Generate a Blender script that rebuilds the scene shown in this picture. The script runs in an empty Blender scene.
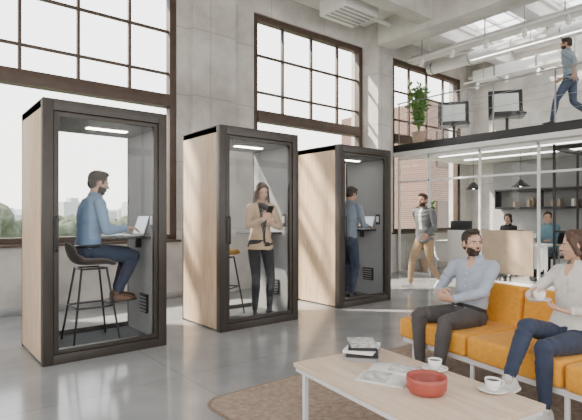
import bpy, bmesh, math, random
from mathutils import Vector, Matrix, Euler, noise
V=Vector
random.seed(7)
scene=bpy.context.scene
COL=scene.collection

# ---------------------------------------------------------------- materials
def new_mat(name):
    m=bpy.data.materials.new(name); m.use_nodes=True
    nt=m.node_tree; b=nt.nodes['Principled BSDF']
    return m,nt,b
def c4(c): return (c[0],c[1],c[2],1)
def mat(name,col,rough=.6,metal=0,var=.12,scale=8,bump=0,bscale=40,stretch=(1,1,1),sheen=0,coat=0):
    m,nt,b=new_mat(name)
    b.inputs['Roughness'].default_value=rough; b.inputs['Metallic'].default_value=metal
    if sheen: b.inputs['Sheen Weight'].default_value=sheen
    if coat: b.inputs['Coat Weight'].default_value=coat
    tc=nt.nodes.new('ShaderNodeTexCoord'); mp=nt.nodes.new('ShaderNodeMapping')
    mp.inputs['Scale'].default_value=stretch
    nt.links.new(tc.outputs['Object'],mp.inputs['Vector'])
    n=nt.nodes.new('ShaderNodeTexNoise'); n.inputs['Scale'].default_value=scale; n.inputs['Detail'].default_value=5
    nt.links.new(mp.outputs['Vector'],n.inputs['Vector'])
    r=nt.nodes.new('ShaderNodeValToRGB')
    r.color_ramp.elements[0].position=.3; r.color_ramp.elements[1].position=.7
    r.color_ramp.elements[0].color=c4([max(0,x*(1-var)) for x in col]); r.color_ramp.elements[1].color=c4([min(1,x*(1+var)) for x in col])
    nt.links.new(n.outputs['Fac'],r.inputs['Fac']); nt.links.new(r.outputs['Color'],b.inputs['Base Color'])
    if bump:
        n2=nt.nodes.new('ShaderNodeTexNoise'); n2.inputs['Scale'].default_value=bscale; n2.inputs['Detail'].default_value=4
        nt.links.new(mp.outputs['Vector'],n2.inputs['Vector'])
        bp=nt.nodes.new('ShaderNodeBump'); bp.inputs['Strength'].default_value=bump; bp.inputs['Distance'].default_value=.02
        nt.links.new(n2.outputs['Fac'],bp.inputs['Height']); nt.links.new(bp.outputs['Normal'],b.inputs['Normal'])
    return m
def emat(name,col,s):
    m,nt,b=new_mat(name); b.inputs['Base Color'].default_value=c4(col)
    b.inputs['Emission Color'].default_value=c4(col); b.inputs['Emission Strength'].default_value=s
    return m
def glass_mat(name,tint=(1,1,1),f=.08):
    m,nt,b=new_mat(name); nt.nodes.remove(b)
    o=nt.nodes['Material Output']
    t=nt.nodes.new('ShaderNodeBsdfTransparent'); t.inputs['Color'].default_value=c4(tint)
    g=nt.nodes.new('ShaderNodeBsdfGlossy'); g.inputs['Roughness'].default_value=.02
    mx=nt.nodes.new('ShaderNodeMixShader'); mx.inputs[0].default_value=f
    nt.links.new(t.outputs[0],mx.inputs[1]); nt.links.new(g.outputs[0],mx.inputs[2]); nt.links.new(mx.outputs[0],o.inputs[0])
    return m
def wood_mat(name,c1,c2,stretch=(14,14,1.2),rough=.45):
    m,nt,b=new_mat(name); b.inputs['Roughness'].default_value=rough
    tc=nt.nodes.new('ShaderNodeTexCoord'); mp=nt.nodes.new('ShaderNodeMapping'); mp.inputs['Scale'].default_value=stretch
    nt.links.new(tc.outputs['Object'],mp.inputs['Vector'])
    n=nt.nodes.new('ShaderNodeTexNoise'); n.inputs['Scale'].default_value=2.2; n.inputs['Detail'].default_value=8; n.inputs['Distortion'].default_value=.6
    nt.links.new(mp.outputs['Vector'],n.inputs['Vector'])
    r=nt.nodes.new('ShaderNodeValToRGB'); r.color_ramp.elements[0].position=.32; r.color_ramp.elements[1].position=.68
    r.color_ramp.elements[0].color=c4(c1); r.color_ramp.elements[1].color=c4(c2)
    nt.links.new(n.outputs['Fac'],r.inputs['Fac']); nt.links.new(r.outputs['Color'],b.inputs['Base Color'])
    return m
def concrete_mat(name,c1,c2,rough=.85,joints=None,bump=.25,scale=.9):
    m,nt,b=new_mat(name); b.inputs['Roughness'].default_value=rough
    tc=nt.nodes.new('ShaderNodeTexCoord')
    n=nt.nodes.new('ShaderNodeTexNoise'); n.inputs['Scale'].default_value=scale; n.inputs['Detail'].default_value=10; n.inputs['Roughness'].default_value=.62
    nt.links.new(tc.outputs['Object'],n.inputs['Vector'])
    r=nt.nodes.new('ShaderNodeValToRGB'); r.color_ramp.elements[0].position=.34; r.color_ramp.elements[1].position=.66
    r.color_ramp.elements[0].color=c4(c1); r.color_ramp.elements[1].color=c4(c2)
    nt.links.new(n.outputs['Fac'],r.inputs['Fac'])
    out=r.outputs['Color']
    if joints:
        mp=nt.nodes.new('ShaderNodeMapping')
        if joints.get('rot'): mp.inputs['Rotation'].default_value=joints['rot']
        nt.links.new(tc.outputs['Object'],mp.inputs['Vector'])
        br=nt.nodes.new('ShaderNodeTexBrick'); br.offset=0
        br.inputs['Scale'].default_value=1; br.inputs['Brick Width'].default_value=joints['w']; br.inputs['Row Height'].default_value=joints['h']
        br.inputs['Mortar Size'].default_value=joints['m']; br.inputs['Color1'].default_value=(1,1,1,1); br.inputs['Color2'].default_value=(.97,.97,.97,1); br.inputs['Mortar'].default_value=(.74,.74,.74,1)
        nt.links.new(mp.outputs['Vector'],br.inputs['Vector'])
        mx=nt.nodes.new('ShaderNodeMixRGB'); mx.blend_type='MULTIPLY'; mx.inputs[0].default_value=1
        nt.links.new(out,mx.inputs[1]); nt.links.new(br.outputs['Color'],mx.inputs[2]); out=mx.outputs[0]
    nt.links.new(out,b.inputs['Base Color'])
    n2=nt.nodes.new('ShaderNodeTexNoise'); n2.inputs['Scale'].default_value=9; n2.inputs['Detail'].default_value=8
    nt.links.new(tc.outputs['Object'],n2.inputs['Vector'])
    bp=nt.nodes.new('ShaderNodeBump'); bp.inputs['Strength'].default_value=bump; bp.inputs['Distance'].default_value=.02
    nt.links.new(n2.outputs['Fac'],bp.inputs['Height']); nt.links.new(bp.outputs['Normal'],b.inputs['Normal'])
    return m
def brick_mat(name):
    m,nt,b=new_mat(name); b.inputs['Roughness'].default_value=.9
    tc=nt.nodes.new('ShaderNodeTexCoord'); mp=nt.nodes.new('ShaderNodeMapping'); mp.inputs['Rotation'].default_value=(math.radians(90),0,0)
    nt.links.new(tc.outputs['Object'],mp.inputs['Vector'])
    br=nt.nodes.new('ShaderNodeTexBrick'); br.inputs['Scale'].default_value=1; br.inputs['Brick Width'].default_value=.24; br.inputs['Row Height'].default_value=.08; br.inputs['Mortar Size'].default_value=.008
    br.inputs['Color1'].default_value=(.16,.09,.065,1); br.inputs['Color2'].default_value=(.11,.06,.045,1); br.inputs['Mortar'].default_value=(.22,.20,.18,1)
    nt.links.new(mp.outputs['Vector'],br.inputs['Vector']); nt.links.new(br.outputs['Color'],b.inputs['Base Color'])
    return m

M_floor=concrete_mat('floor_concrete',(.24,.245,.25),(.35,.355,.355),rough=.14,joints=dict(w=1.8,h=1.8,m=.006),bump=.015,scale=1.0)
M_wall=concrete_mat('wall_concrete',(.36,.345,.325),(.62,.60,.57),bump=.7,scale=1.1,joints=dict(w=1.35,h=1.1,m=.010,rot=(math.radians(90),0,0)))
M_ceil=concrete_mat('ceiling_white',(.66,.65,.63),(.78,.77,.75),bump=.2)
M_beam=concrete_mat('beam_concrete',(.46,.45,.43),(.66,.65,.62),bump=.5,scale=1.5)
M_frame=mat('window_frame_brown',(.060,.037,.026),.5,var=.2)
M_black=mat('booth_dark_frame',(.032,.025,.020),.38,var=.15)
M_oak=wood_mat('oak_panel',(.50,.36,.235),(.68,.52,.36))
M_oaktop=wood_mat('oak_top',(.58,.44,.32),(.72,.57,.44),stretch=(12,1.2,12))
M_felt=mat('felt_grey',(.27,.27,.275),.95,var=.1,scale=60,bump=.2,bscale=200)
M_carpet=mat('booth_carpet',(.06,.062,.065),.95,var=.3,scale=80,bump=.3,bscale=200)
M_glass=glass_mat('clear_glass',(.99,.995,.995),.010)
M_white=mat('white_paint',(.78,.77,.75),.45,var=.03)
M_metalw=mat('white_metal',(.72,.72,.71),.35,var=.03)
M_steel=mat('steel_grey',(.32,.33,.34),.35,metal=.7,var=.1)
M_dark=mat('dark_metal',(.03,.03,.032),.4,metal=.3,var=.1)
M_shell=mat('stool_shell',(.10,.085,.075),.6,var=.15)
M_mustard=mat('mustard_fabric',(.55,.30,.06),.85,var=.12,scale=60)
M_sofa=mat('sofa_orange',(.74,.33,.03),.85,var=.10,scale=30,bump=.25,bscale=120,sheen=.1)
M_rug=mat('rug_brown',(.36,.275,.215),.98,var=.25,scale=26,bump=.6,bscale=150)
M_rugedge=mat('rug_edge',(.22,.16,.12),.98,var=.2,scale=60)
M_lamp=emat('lamp_emission',(1,.93,.82),14)
M_lampw=emat('lamp_white',(1,.97,.92),5)
M_laptop=mat('laptop_alu',(.62,.63,.64),.35,metal=.4,var=.03)
M_screen=emat('screen_glow',(.75,.82,.88),.5)
M_paper=mat('paper',(.78,.77,.74),.8,var=.05,scale=30)
M_chairpad=mat('chair_pad_grey',(.72,.75,.74),.8,var=.06,scale=30)
M_print=mat('printed_page',(.50,.50,.48),.8,var=.5,scale=22)
M_bowl=mat('bowl_red',(.36,.075,.055),.45,var=.1,scale=20)
M_cup=mat('cup_ceramic',(.82,.81,.79),.25,var=.02,coat=.3)
M_coffee=mat('coffee',(.05,.025,.012),.2,var=.1)
M_green=mat('leaf_green',(.12,.24,.055),.55,var=.35,scale=14)
M_tree=mat('tree_green',(.055,.068,.040),.95,var=.45,scale=2.5,bump=.9,bscale=6)
M_grass=mat('ground_grass',(.12,.14,.09),.95,var=.2,scale=.3)
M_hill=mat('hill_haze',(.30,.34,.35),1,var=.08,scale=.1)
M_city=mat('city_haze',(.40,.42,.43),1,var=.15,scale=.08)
M_soil=mat('soil',(.05,.035,.025),.9,var=.3)
M_pot=mat('terracotta',(.42,.30,.22),.8,var=.1)
M_tan=mat('tan_panel',(.50,.38,.27),.8,var=.08)
M_brick=brick_mat('brick')
M_darkwall=mat('dark_office_wall',(.30,.30,.30),.8,var=.12,scale=2)
skinA=mat('skin_light',(.56,.34,.24),.5,var=.06,scale=10)
skinB=mat('skin_medium',(.46,.26,.175),.5,var=.06,scale=10)
lipM=mat('lips',(.42,.16,.13),.4,var=.05)
eyeW=mat('eye_white',(.75,.74,.72),.2,var=.01); eyeD=mat('eye_iris',(.03,.018,.012),.15,var=.1)
hairD=mat('hair_dark',(.035,.022,.016),.6,var=.4,scale=60,stretch=(1,1,.2),bump=.5,bscale=120)
hairB=mat('hair_brown',(.075,.040,.025),.55,var=.4,scale=60,stretch=(1,1,.2),bump=.5,bscale=120)
def cloth(n,c,var=.1): return mat('cloth_'+n,c,.88,var=var,scale=9,bump=.5,bscale=9,sheen=.05)

# ---------------------------------------------------------------- mesh helpers
def empty(name,loc=(0,0,0),rz=0,s=1):
    e=bpy.data.objects.new(name,None); COL.objects.link(e); e.location=loc; e.rotation_euler=(0,0,rz); e.scale=(s,s,s); e.empty_display_size=.2
    return e
def finish(bm,name,mats,parent=None,smooth=True,angle=None):
    bmesh.ops.recalc_face_normals(bm,faces=bm.faces)
    me=bpy.data.meshes.new(name); bm.to_mesh(me); bm.free()
    for m in (mats if isinstance(mats,(list,tuple)) else [mats]): me.materials.append(m)
    if smooth:
        for p in me.polygons: p.use_smooth=True
        if angle is not None:
            try: me.set_sharp_from_angle(angle=math.radians(angle))
            except Exception: pass
    o=bpy.data.objects.new(name,me); COL.objects.link(o)
    if parent: o.parent=parent
    return o
def add_box(bm,a,b,bev=0,M=None,mi=0,seg=2):
    t=bmesh.new()
    bmesh.ops.create_cube(t,size=1)
    a=V(a);b=V(b);c=(a+b)/2;s=b-a
    for v in t.verts: v.co=V((v.co.x*s.x+c.x,v.co.y*s.y+c.y,v.co.z*s.z+c.z))
    if bev: bmesh.ops.bevel(t,geom=t.edges[:],offset=bev,segments=seg,profile=.6,affect='EDGES')
    if M is not None: bmesh.ops.transform(t,matrix=M,verts=t.verts)
    for f in t.faces: f.material_index=mi
    me=bpy.data.meshes.new('t'); t.to_mesh(me); t.free(); bm.from_mesh(me); bpy.data.meshes.remove(me)
def box(name,a,b,m,parent=None,bev=.004,M=None,seg=2):
    bm=bmesh.new(); add_box(bm,a,b,bev,M,seg=seg); return finish(bm,name,m,parent,True,35)
def boxes(name,lst,m,parent=None,bev=.003):
    bm=bmesh.new()
    for a,b in lst: add_box(bm,a,b,bev)
    return finish(bm,name,m,parent,True,35)
def gtube(bm,pts,ra,rb=None,side=None,n=14,cap=True,sq=1.0):
    pts=[V(p) for p in pts]; N=len(pts)
    if not isinstance(ra,(list,tuple)): ra=[ra]*N
    rb=ra if rb is None else (rb if isinstance(rb,(list,tuple)) else [rb]*N)
    rings=[]; s=V(side) if side is not None else None
    T=[]
    for i in range(N):
        t=(pts[min(i+1,N-1)]-pts[max(i-1,0)])
        T.append(t.normalized() if t.length>1e-7 else V((0,0,1)))
    if s is None:
        s=T[0].orthogonal()
    def ring(c,t,s,a,b):
        f=t.cross(s); out=[]
        for k in range(n):
            th=2*math.pi*k/n; cx=math.cos(th); sy=math.sin(th)
            out.append(bm.verts.new(c+s*a*cx+f*b*sy))
        return out
    S=[]
    for i in range(N):
        s=(s-T[i]*s.dot(T[i])).normalized(); S.append(s.copy())
    if cap:
        r=(ra[0]+rb[0])/2*.8
        rings.append(ring(pts[0]-T[0]*r*.92,T[0],S[0],ra[0]*.4,rb[0]*.4)); rings.append(ring(pts[0]-T[0]*r*.55,T[0],S[0],ra[0]*.82,rb[0]*.82))
    for i in range(N): rings.append(ring(pts[i],T[i],S[i],ra[i],rb[i]))
    if cap:
        r=(ra[-1]+rb[-1])/2*.8
        rings.append(ring(pts[-1]+T[-1]*r*.55,T[-1],S[-1],ra[-1]*.82,rb[-1]*.82)); rings.append(ring(pts[-1]+T[-1]*r*.92,T[-1],S[-1],ra[-1]*.4,rb[-1]*.4))
    for i in range(len(rings)-1):
        A=rings[i];B=rings[i+1]
        for k in range(n):
            bm.faces.new((A[k],A[(k+1)%n],B[(k+1)%n],B[k]))
    bm.faces.new(rings[0]); bm.faces.new(rings[-1])
def ell(bm,c,r,M=None,u=20,v=14):
    mm=Matrix.Translation(V(c))@(M if M is not None else Matrix())@Matrix.Diagonal((r[0],r[1],r[2],1))
    bmesh.ops.create_uvsphere(bm,u_segments=u,v_segments=v,radius=1,matrix=mm)
def lathe(bm,prof,n=32,c=(0,0,0),mi=0):
    c=V(c); rings=[]
    for r,z in prof:
        rings.append([bm.verts.new(c+V((max(r,1e-4)*math.cos(2*math.pi*k/n),max(r,1e-4)*math.sin(2*math.pi*k/n),z))) for k in range(n)])
    for A,B in zip(rings,rings[1:]):
        for k in range(n):
            f=bm.faces.new((A[k],A[(k+1)%n],B[(k+1)%n],B[k])); f.material_index=mi
    bmesh.ops.remove_doubles(bm,verts=[v for r in (rings[0],rings[-1]) for v in r],dist=.0005)
def rod(name,pts,r,m,parent=None,n=10):
    bm=bmesh.new()
    pts=[V(p) for p in pts]
    for a,b in zip(pts,pts[1:]): gtube(bm,[a,b],r,n=n)
    return finish(bm,name,m,parent)
def remesh(bm,name,mats,parent,vox,smooth=4,region=None,jit=None):
    bmesh.ops.recalc_face_normals(bm,faces=bm.faces)
    me=bpy.data.meshes.new('tmp'); bm.to_mesh(me); bm.free()
    o=bpy.data.objects.new('tmp',me); COL.objects.link(o)
    md=o.modifiers.new('r','REMESH'); md.mode='VOXEL'; md.voxel_size=vox
    if smooth:
        s=o.modifiers.new('s','SMOOTH'); s.factor=.5; s.iterations=smooth
    dg=bpy.context.evaluated_depsgraph_get(); dg.update()
    ev=o.evaluated_get(dg); nm=bpy.data.meshes.new_from_object(ev); nm.name=name
    bpy.data.objects.remove(o); bpy.data.meshes.remove(me)
    nm.materials.clear()
    for m in (mats if isinstance(mats,(list,tuple)) else [mats]): nm.materials.append(m)
    if jit:
        nn=[v.normal.copy() for v in nm.vertices]
        for v,nr in zip(nm.vertices,nn): v.co+=nr*jit(v.co)
    for p in nm.polygons:
        p.use_smooth=True
        p.material_index=region(p.center) if region else 0
    ob=bpy.data.objects.new(name,nm); COL.objects.link(ob); ob.parent=parent
    return ob

# ---------------------------------------------------------------- people
def ik(a,t,l1,l2,hint):
    a=V(a);t=V(t);d=t-a;L=d.length
    if L>(l1+l2)*.995: t=a+d*((l1+l2)*.995/L); d=t-a; L=d.length
    x=(l1*l1-l2*l2+L*L)/(2*L); h=math.sqrt(max(l1*l1-x*x,0)); dn=d.normalized()
    hv=V(hint); hv=hv-dn*hv.dot(dn); hv.normalize()
    return a+dn*x+hv*h, t
def hand(bm,w,d,n,right,curl,s=1.0):
    d=V(d).normalized(); n=V(n); n=(n-d*n.dot(d)).normalized()
    sd=d.cross(n) if right else n.cross(d)
    gtube(bm,[w-d*.01,w+d*.03*s,w+d*.06*s,w+d*.088*s],[.026*s,.036*s,.041*s,.038*s],[.019*s,.016*s,.015*s,.012*s],side=sd,n=14)
    for i,(off,L) in enumerate([(.0285,.072),(.0095,.082),(-.0095,.076),(-.0285,.060)]):
        p=w+d*(.082-(.006 if i==3 else 0))*s+sd*off*s; ang=0; pts=[p-d*.012]
        pts.append(p)
        for k,fr in enumerate((.42,.32,.26)):
            ang+=curl*(.75,1.0,.7)[k]*(1+.07*i)
            dirv=d*math.cos(ang)+n*math.sin(ang)+sd*(off*1.6)
            p=p+dirv.normalized()*L*fr*s; pts.append(p)
        gtube(bm,pts,[.0095*s,.0092*s,.0085*s,.0078*s,.0065*s],side=sd,n=8)
    p=w+d*.022*s+sd*.026*s; pts=[p]
    p=p+(d*.62+sd*.62+n*.25).normalized()*.04*s; pts.append(p)
    p=p+(d*.85+sd*.25+n*(.3+curl*.3)).normalized()*.032*s; pts.append(p)
    p=p+(d*.85+n*(.35+curl*.4)).normalized()*.024*s; pts.append(p)
    gtube(bm,pts,[.013*s,.0115*s,.010*s,.0075*s],n=8)
def foot(bm,bs,a,fd,pitch,fem):
    a=V(a); f=V(fd); f.z=0; f.normalize(); sd=f.cross(V((0,0,1)))
    R=Matrix.Rotation(-pitch,4,sd)
    w=.85 if fem else 1
    def P(y,x,z):
        v=f*y+sd*x+V((0,0,z)); return a+(R@v)
    rings=[]
    for y,hw,top in [(-.062,.026,.0),(-.05,.036,.012),(0,.039,.02),(.06,.042,-.005),(.11,.047,-.024),(.155,.043,-.036),(.185,.028,-.048)]:
        rg=[]
        for k in range(16):
            th=2*math.pi*k/16; cx=math.cos(th);sz=math.sin(th)
            cx=math.copysign(abs(cx)**.8,cx)
            zz=-.066+(top+.066)*sz if sz>0 else -.066
            if sz<0: zz=-.066+.012*sz
            rg.append(bm.verts.new(P(y,hw*w*cx,zz)))
        rings.append(rg)
    for A,C in zip(rings,rings[1:]):
        for k in range(16): bm.faces.new((A[k],A[(k+1)%16],C[(k+1)%16],C[k]))
    bm.faces.new(rings[0]);bm.faces.new(rings[-1])
    rings=[]
    for y,hw in [(-.068,.026),(-.052,.040),(0,.041),(.06,.044),(.11,.050),(.158,.046),(.192,.028)]:
        z0,z1=-.080,-.064
        rings.append([bs.verts.new(P(y,hw*w,z0)),bs.verts.new(P(y,hw*w,z1)),bs.verts.new(P(y,-hw*w,z1)),bs.verts.new(P(y,-hw*w,z0))])
    for A,C in zip(rings,rings[1:]):
        for k in range(4): bs.faces.new((A[k],A[(k+1)%4],C[(k+1)%4],C[k]))
    bs.faces.new(rings[0]);bs.faces.new(rings[-1])
def segdist(c,a,b):
    ab=b-a; t=max(0,min(1,(c-a).dot(ab)/max(ab.length_squared,1e-9))); return (c-(a+ab*t)).length,t
def person(name,loc,yaw,H=1.75,fem=False,pelvis=(0,0,.93),neck=(0,.01,1.47),bend=.02,twist=0,head=(0,0,0),hoff=(0,.025,.135),
           arms=None,legs=None,top=None,pants=None,shoes=None,sole=None,hair=None,skin=None,style='short',beard=False,
           sleeve=.92,tuck=True,top_mats=None,top_region=None,collar=True,vx=.011,shirt=False):
    root=empty(name,loc,yaw,H/1.75)
    p=V(pelvis);n=V(neck); sp=n-p; L=sp.length
    sideP=V((1,0,0)); sideN=Matrix.Rotation(twist,3,'Z')@V((1,0,0))
    upv=sp.normalized(); ctrl=(p+n)/2+V((0,-bend,0))
    def spine(s):
        if s<0: return p+(ctrl-p).normalized()*s*L
        if s>1: return n+(n-ctrl).normalized()*(s-1)*L
        return p*(1-s)**2+ctrl*2*s*(1-s)+n*s*s
    def loft(bm,prof):
        pts=[spine(s) for s,_,_ in prof]
        N=len(pts);rings=[];cnt=26
        for i,(s,a,b) in enumerate(prof):
            t=(pts[min(i+1,N-1)]-pts[max(i-1,0)]).normalized()
            sd=sideP.lerp(sideN,min(1,max(0,s))); sd=(sd-t*sd.dot(t)).normalized(); f=t.cross(sd)
            rg=[]
            for k in range(cnt):
                th=2*math.pi*k/cnt;cx=math.cos(th);sy=math.sin(th)
                cx=math.copysign(abs(cx)**.85,cx);sy=math.copysign(abs(sy)**.9,sy)
                rg.append(bm.verts.new(pts[i]+sd*a*cx+f*b*sy))
            rings.append(rg)
        for A,B in zip(rings,rings[1:]):
            for k in range(cnt): bm.faces.new((A[k],A[(k+1)%cnt],B[(k+1)%cnt],B[k]))
        bm.faces.new(rings[0]);bm.faces.new(rings[-1])
    frontN=upv.cross(sideN).normalized()
    shw=.152 if fem else .176
    sh={'R':n+sideN*shw-upv*.062,'L':n-sideN*shw-upv*.062}
    hp={'R':p+V((.088,0,-.03)),'L':p+V((-.088,0,-.03))}
    k=.84 if fem else .96
    J={}
    for s_ in 'RL':
        A=arms[s_]; e,w=ik(sh[s_],A['w'],.285,.255,A.get('hint',(0,-.3,-1)))
        J['e'+s_]=e;J['w'+s_]=w
        G=legs[s_]; kn,an=ik(hp[s_],G['a'],.425,.42,G.get('hint',(0,1,.1)))
        J['k'+s_]=kn;J['a'+s_]=an
    bm=bmesh.new()
    if fem:
        pr=[(.02,.156,.108),(.2,.136,.10),(.38,.123,.092),(.58,.136,.10),(.76,.145,.10),(.89,.132,.085),(.97,.085,.064),(1.0,.06,.056)]
        if not tuck: pr=[(-.16,.172,.125),(-.05,.165,.118)]+[(a,b+.006,c+.006) for a,b,c in pr[1:]]
    else:
        pr=[(.02,.160,.114),(.2,.154,.11),(.4,.151,.108),(.6,.163,.118),(.78,.170,.118),(.9,.152,.098),(.975,.098,.072),(1.0,.074,.064)]
        if not tuck: pr=[(-.14,.172,.125),(-.04,.168,.12)]+pr[1:]
    loft(bm,pr)
    if fem:
        for sgn in(-1,1): ell(bm,spine(.67)+sideN*.062*sgn+frontN*.062,(.06,.050,.062))
    for s_,sg in(('R',1),('L',-1)):
        gtube(bm,[n+sideN*.035*sg-upv*.032,sh[s_]],[.046*k,.058*k])
        e=J['e'+s_];w=J['w'+s_];S=sh[s_]
        gtube(bm,[S,S.lerp(e,.35),S.lerp(e,.7),e],[.060*k,.057*k,.052*k,.047*k])
        q=sleeve
        gtube(bm,[e,e.lerp(w,q*.35),e.lerp(w,q*.7),e.lerp(w,q)],[.047*k,.047*k,.042*k,(.036+(1-q)*.012)*k],cap=True)
    def wr(c):
        best=1e9; val=0
        for s_ in 'RL':
            for a,b in ((sh[s_],J['e'+s_]),(J['e'+s_],J['w'+s_])):
                d,t=segdist(c,a,b)
                if d<best: best=d; val=t*(b-a).length
        if best<.07:
            return .0045*math.sin(val*80+6*noise.noise(c*9))*(.5+noise.noise(c*5))
        q=c-p; h=q.dot(upv)
        return .0060*math.sin(h*55+c.x*18+7*noise.noise(c*5))*(.45+noise.noise(c*4+V((3,1,2))))*(1.3-h)
    tm=list(top_mats or [top])
    if shirt: tm=tm+[skin]
    def vreg(c):
        q=c-n; x=q.dot(sideN); h=q.dot(upv); f=q.dot(frontN)
        if f>.02 and h>-.105 and abs(x)<.010+(h+.105)*.40: return len(tm)-1
        return top_region(c,p,n) if top_region else 0
    remesh(bm,name+'_top',tm,root,vx,4,region=vreg if shirt else ((lambda c:top_region(c,p,n)) if top_region else None),jit=wr)
    bm=bmesh.new()
    for s_ in 'RL':
        e=J['e'+s_];w=J['w'+s_];q=sleeve
        gtube(bm,[e.lerp(w,q-.06),e.lerp(w,q+.04)],[(.037+(1-q)*.014)*k]*2,cap=False)
    if collar:
        cnt=22; inner=[];outer=[];low=[]
        R=.061*k
        for i in range(cnt+1):
            th=math.radians(118+ (360-56)*i/cnt)
            dx=math.cos(th); dy=math.sin(th); front=max(0,dy)
            base=n+sideN*dx*R*1.02+frontN*(dy*R*1.0+.006)
            inner.append(bm.verts.new(base+upv*(.040-.022*front)))
            outer.append(bm.verts.new(n+sideN*dx*(R+.008)+frontN*(dy*(R+.008)+.006)+upv*(.040-.022*front)))
            low.append(bm.verts.new(n+sideN*dx*(R+.024)+frontN*(dy*(R+.022)+.008)+upv*(.0-.052*front)))
        bot=[bm.verts.new(v.co-upv*.045) for v in inner]
        for i in range(cnt):
            bm.faces.new((bot[i],bot[i+1],inner[i+1],inner[i])); bm.faces.new((inner[i],inner[i+1],outer[i+1],outer[i])); bm.faces.new((outer[i],outer[i+1],low[i+1],low[i]))
    finish(bm,name+'_cuffs_and_collar',(top_mats or [top])[0],root,True)
    if shirt:
        bm=bmesh.new(); prv=None
        fr=[.80,.7,.58,.46,.34,.22,.12]
        prd=sorted(pr)
        def depth(s):
            for (s0,a0,b0),(s1,a1,b1) in zip(prd,prd[1:]):
                if s0<=s<=s1: return b0+(b1-b0)*(s-s0)/(s1-s0)
            return prd[0][2]
        for s in fr:
            sd=sideP.lerp(sideN,s).normalized(); f=upv.cross(sd).normalized()
            c0=spine(s)+f*(depth(s)+.004)
            a=bm.verts.new(c0-sd*.014);b=bm.verts.new(c0+sd*.014)
            if prv: bm.faces.new((prv[0],prv[1],b,a))
            prv=(a,b)
        finish(bm,name+'_placket',top,root,True)
        bm=bmesh.new()
        for s in fr[:-1]:
            sd=sideP.lerp(sideN,s).normalized(); f=upv.cross(sd).normalized(); c0=spine(s)+f*(depth(s)+.006); ell(bm,c0,(.005,.005,.005),u=8,v=6)
        finish(bm,name+'_buttons',M_white,root)
        if tuck:
            bm=bmesh.new(); loft(bm,[(.055,.165,.120),(.115,.160,.116)]); finish(bm,name+'_belt',M_dark,root)
    bm=bmesh.new()
    loft(bm,[(-.17,.10,.085),(-.09,.155,.112),(0,.166,.118),(.09,.158,.113),(.10,.150 if not fem else .142,.106)])
    for s_,sg in(('R',1),('L',-1)):
        kk=.92 if fem else 1
        h=hp[s_];kn=J['k'+s_];an=J['a'+s_]
        ell(bm,p+V((.075*sg,-.04,-.035)),(.088,.085,.09))
        gtube(bm,[h,h.lerp(kn,.35),h.lerp(kn,.7),kn],[.092*kk,.087*kk,.074*kk,.061*kk])
        gtube(bm,[kn,kn.lerp(an,.3),kn.lerp(an,.65),kn.lerp(an,.93)],[.061*kk,.062*kk,.052*kk,(.046 if not fem else .038)])
    def wp(c):
        best=1e9;v=0
        for s_ in 'RL':
            for a,b,o in ((hp[s_],J['k'+s_],0),(J['k'+s_],J['a'+s_],.43)):
                d,t=segdist(c,a,b)
                if d<best: best=d; v=o+t*(b-a).length
        nearj=math.exp(-((v-.42)/.09)**2)+math.exp(-(v/.10)**2)+math.exp(-((v-.82)/.08)**2)
        return .0050*math.sin(v*75+7*noise.noise(c*7))*(.25+nearj)*(.6+noise.noise(c*6))
    remesh(bm,name+'_trousers',pants,root,vx,4,jit=wp)
    bm=bmesh.new();bs=bmesh.new()
    for s_ in 'RL':
        G=legs[s_]; foot(bm,bs,J['a'+s_],G.get('fd',(0,1,0)),G.get('pitch',0),fem)
        gtube(bm,[J['a'+s_],J['a'+s_]+V((0,0,.02))],.034)
    finish(bm,name+'_shoes',shoes,root); finish(bs,name+'_soles',sole or M_white,root,False)
    bm=bmesh.new()
    for s_ in 'RL': gtube(bm,[J['k'+s_].lerp(J['a'+s_],.8),J['a'+s_]],[.034,.03])
    finish(bm,name+'_ankles',skin,root)
    for s_,nm in(('R','hand_right'),('L','hand_left')):
        A=arms[s_]; bm=bmesh.new(); e=J['e'+s_];w=J['w'+s_]
        q0=max(.05,sleeve-.15)
        gtube(bm,[e.lerp(w,q0),e.lerp(w,(q0+1)/2),w],[(.031+(1-q0)*.014)*k,.031*k,.025*k],[(.031+(1-q0)*.014)*k,.028*k,.021*k])
        hd=V(A.get('hd',(w-e))); hand(bm,w,hd,A.get('pn',(0,0,-1)),s_=='R',A.get('curl',.35),.9 if fem else 1)
        remesh(bm,name+'_'+nm,skin,root,.0036,2)
    hc=n+V(hoff)
    HR=(Matrix.Rotation(head[1],4,'Z')@Matrix.Rotation(head[0],4,'X')@Matrix.Rotation(head[2],4,'Y'))
    HM=Matrix.Translation(hc)@HR
    hs=.96 if fem else 1.0
    HMs=HM@Matrix.Scale(hs,4)
    def hp_(v): return HMs@V(v)
    bm=bmesh.new()
    ell(bm,(0,-.012,.03),(.073,.092,.086)); ell(bm,(0,.025,-.028),(.059 if not fem else .056,.060,.078))
    jw=1.0 if not fem else .8
    ell(bm,(0,.052,-.088),(.029*jw,.028,.024)); ell(bm,(.03*jw,.01,-.066),(.028,.045,.03)); ell(bm,(-.03*jw,.01,-.066),(.028,.045,.03))
    gtube(bm,[(0,.078,.014),(0,.090,-.006),(0,.101,-.024)],[.008,.0095,.0125]); ell(bm,(.011,.092,-.028),(.008,.010,.007));ell(bm,(-.011,.092,-.028),(.008,.010,.007))
    ell(bm,(0,.066,.022),(.05,.018,.010)); ell(bm,(.04,.055,-.025),(.02,.02,.018));ell(bm,(-.04,.055,-.025),(.02,.02,.018))
    ell(bm,(0,.078,-.056),(.023,.013,.012))
    for sg in(-1,1): ell(bm,(.075*sg,-.010,-.006),(.009,.019,.031),Matrix.Rotation(.25*sg,4,'Z'))
    bmesh.ops.transform(bm,matrix=HMs,verts=bm.verts)
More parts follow.
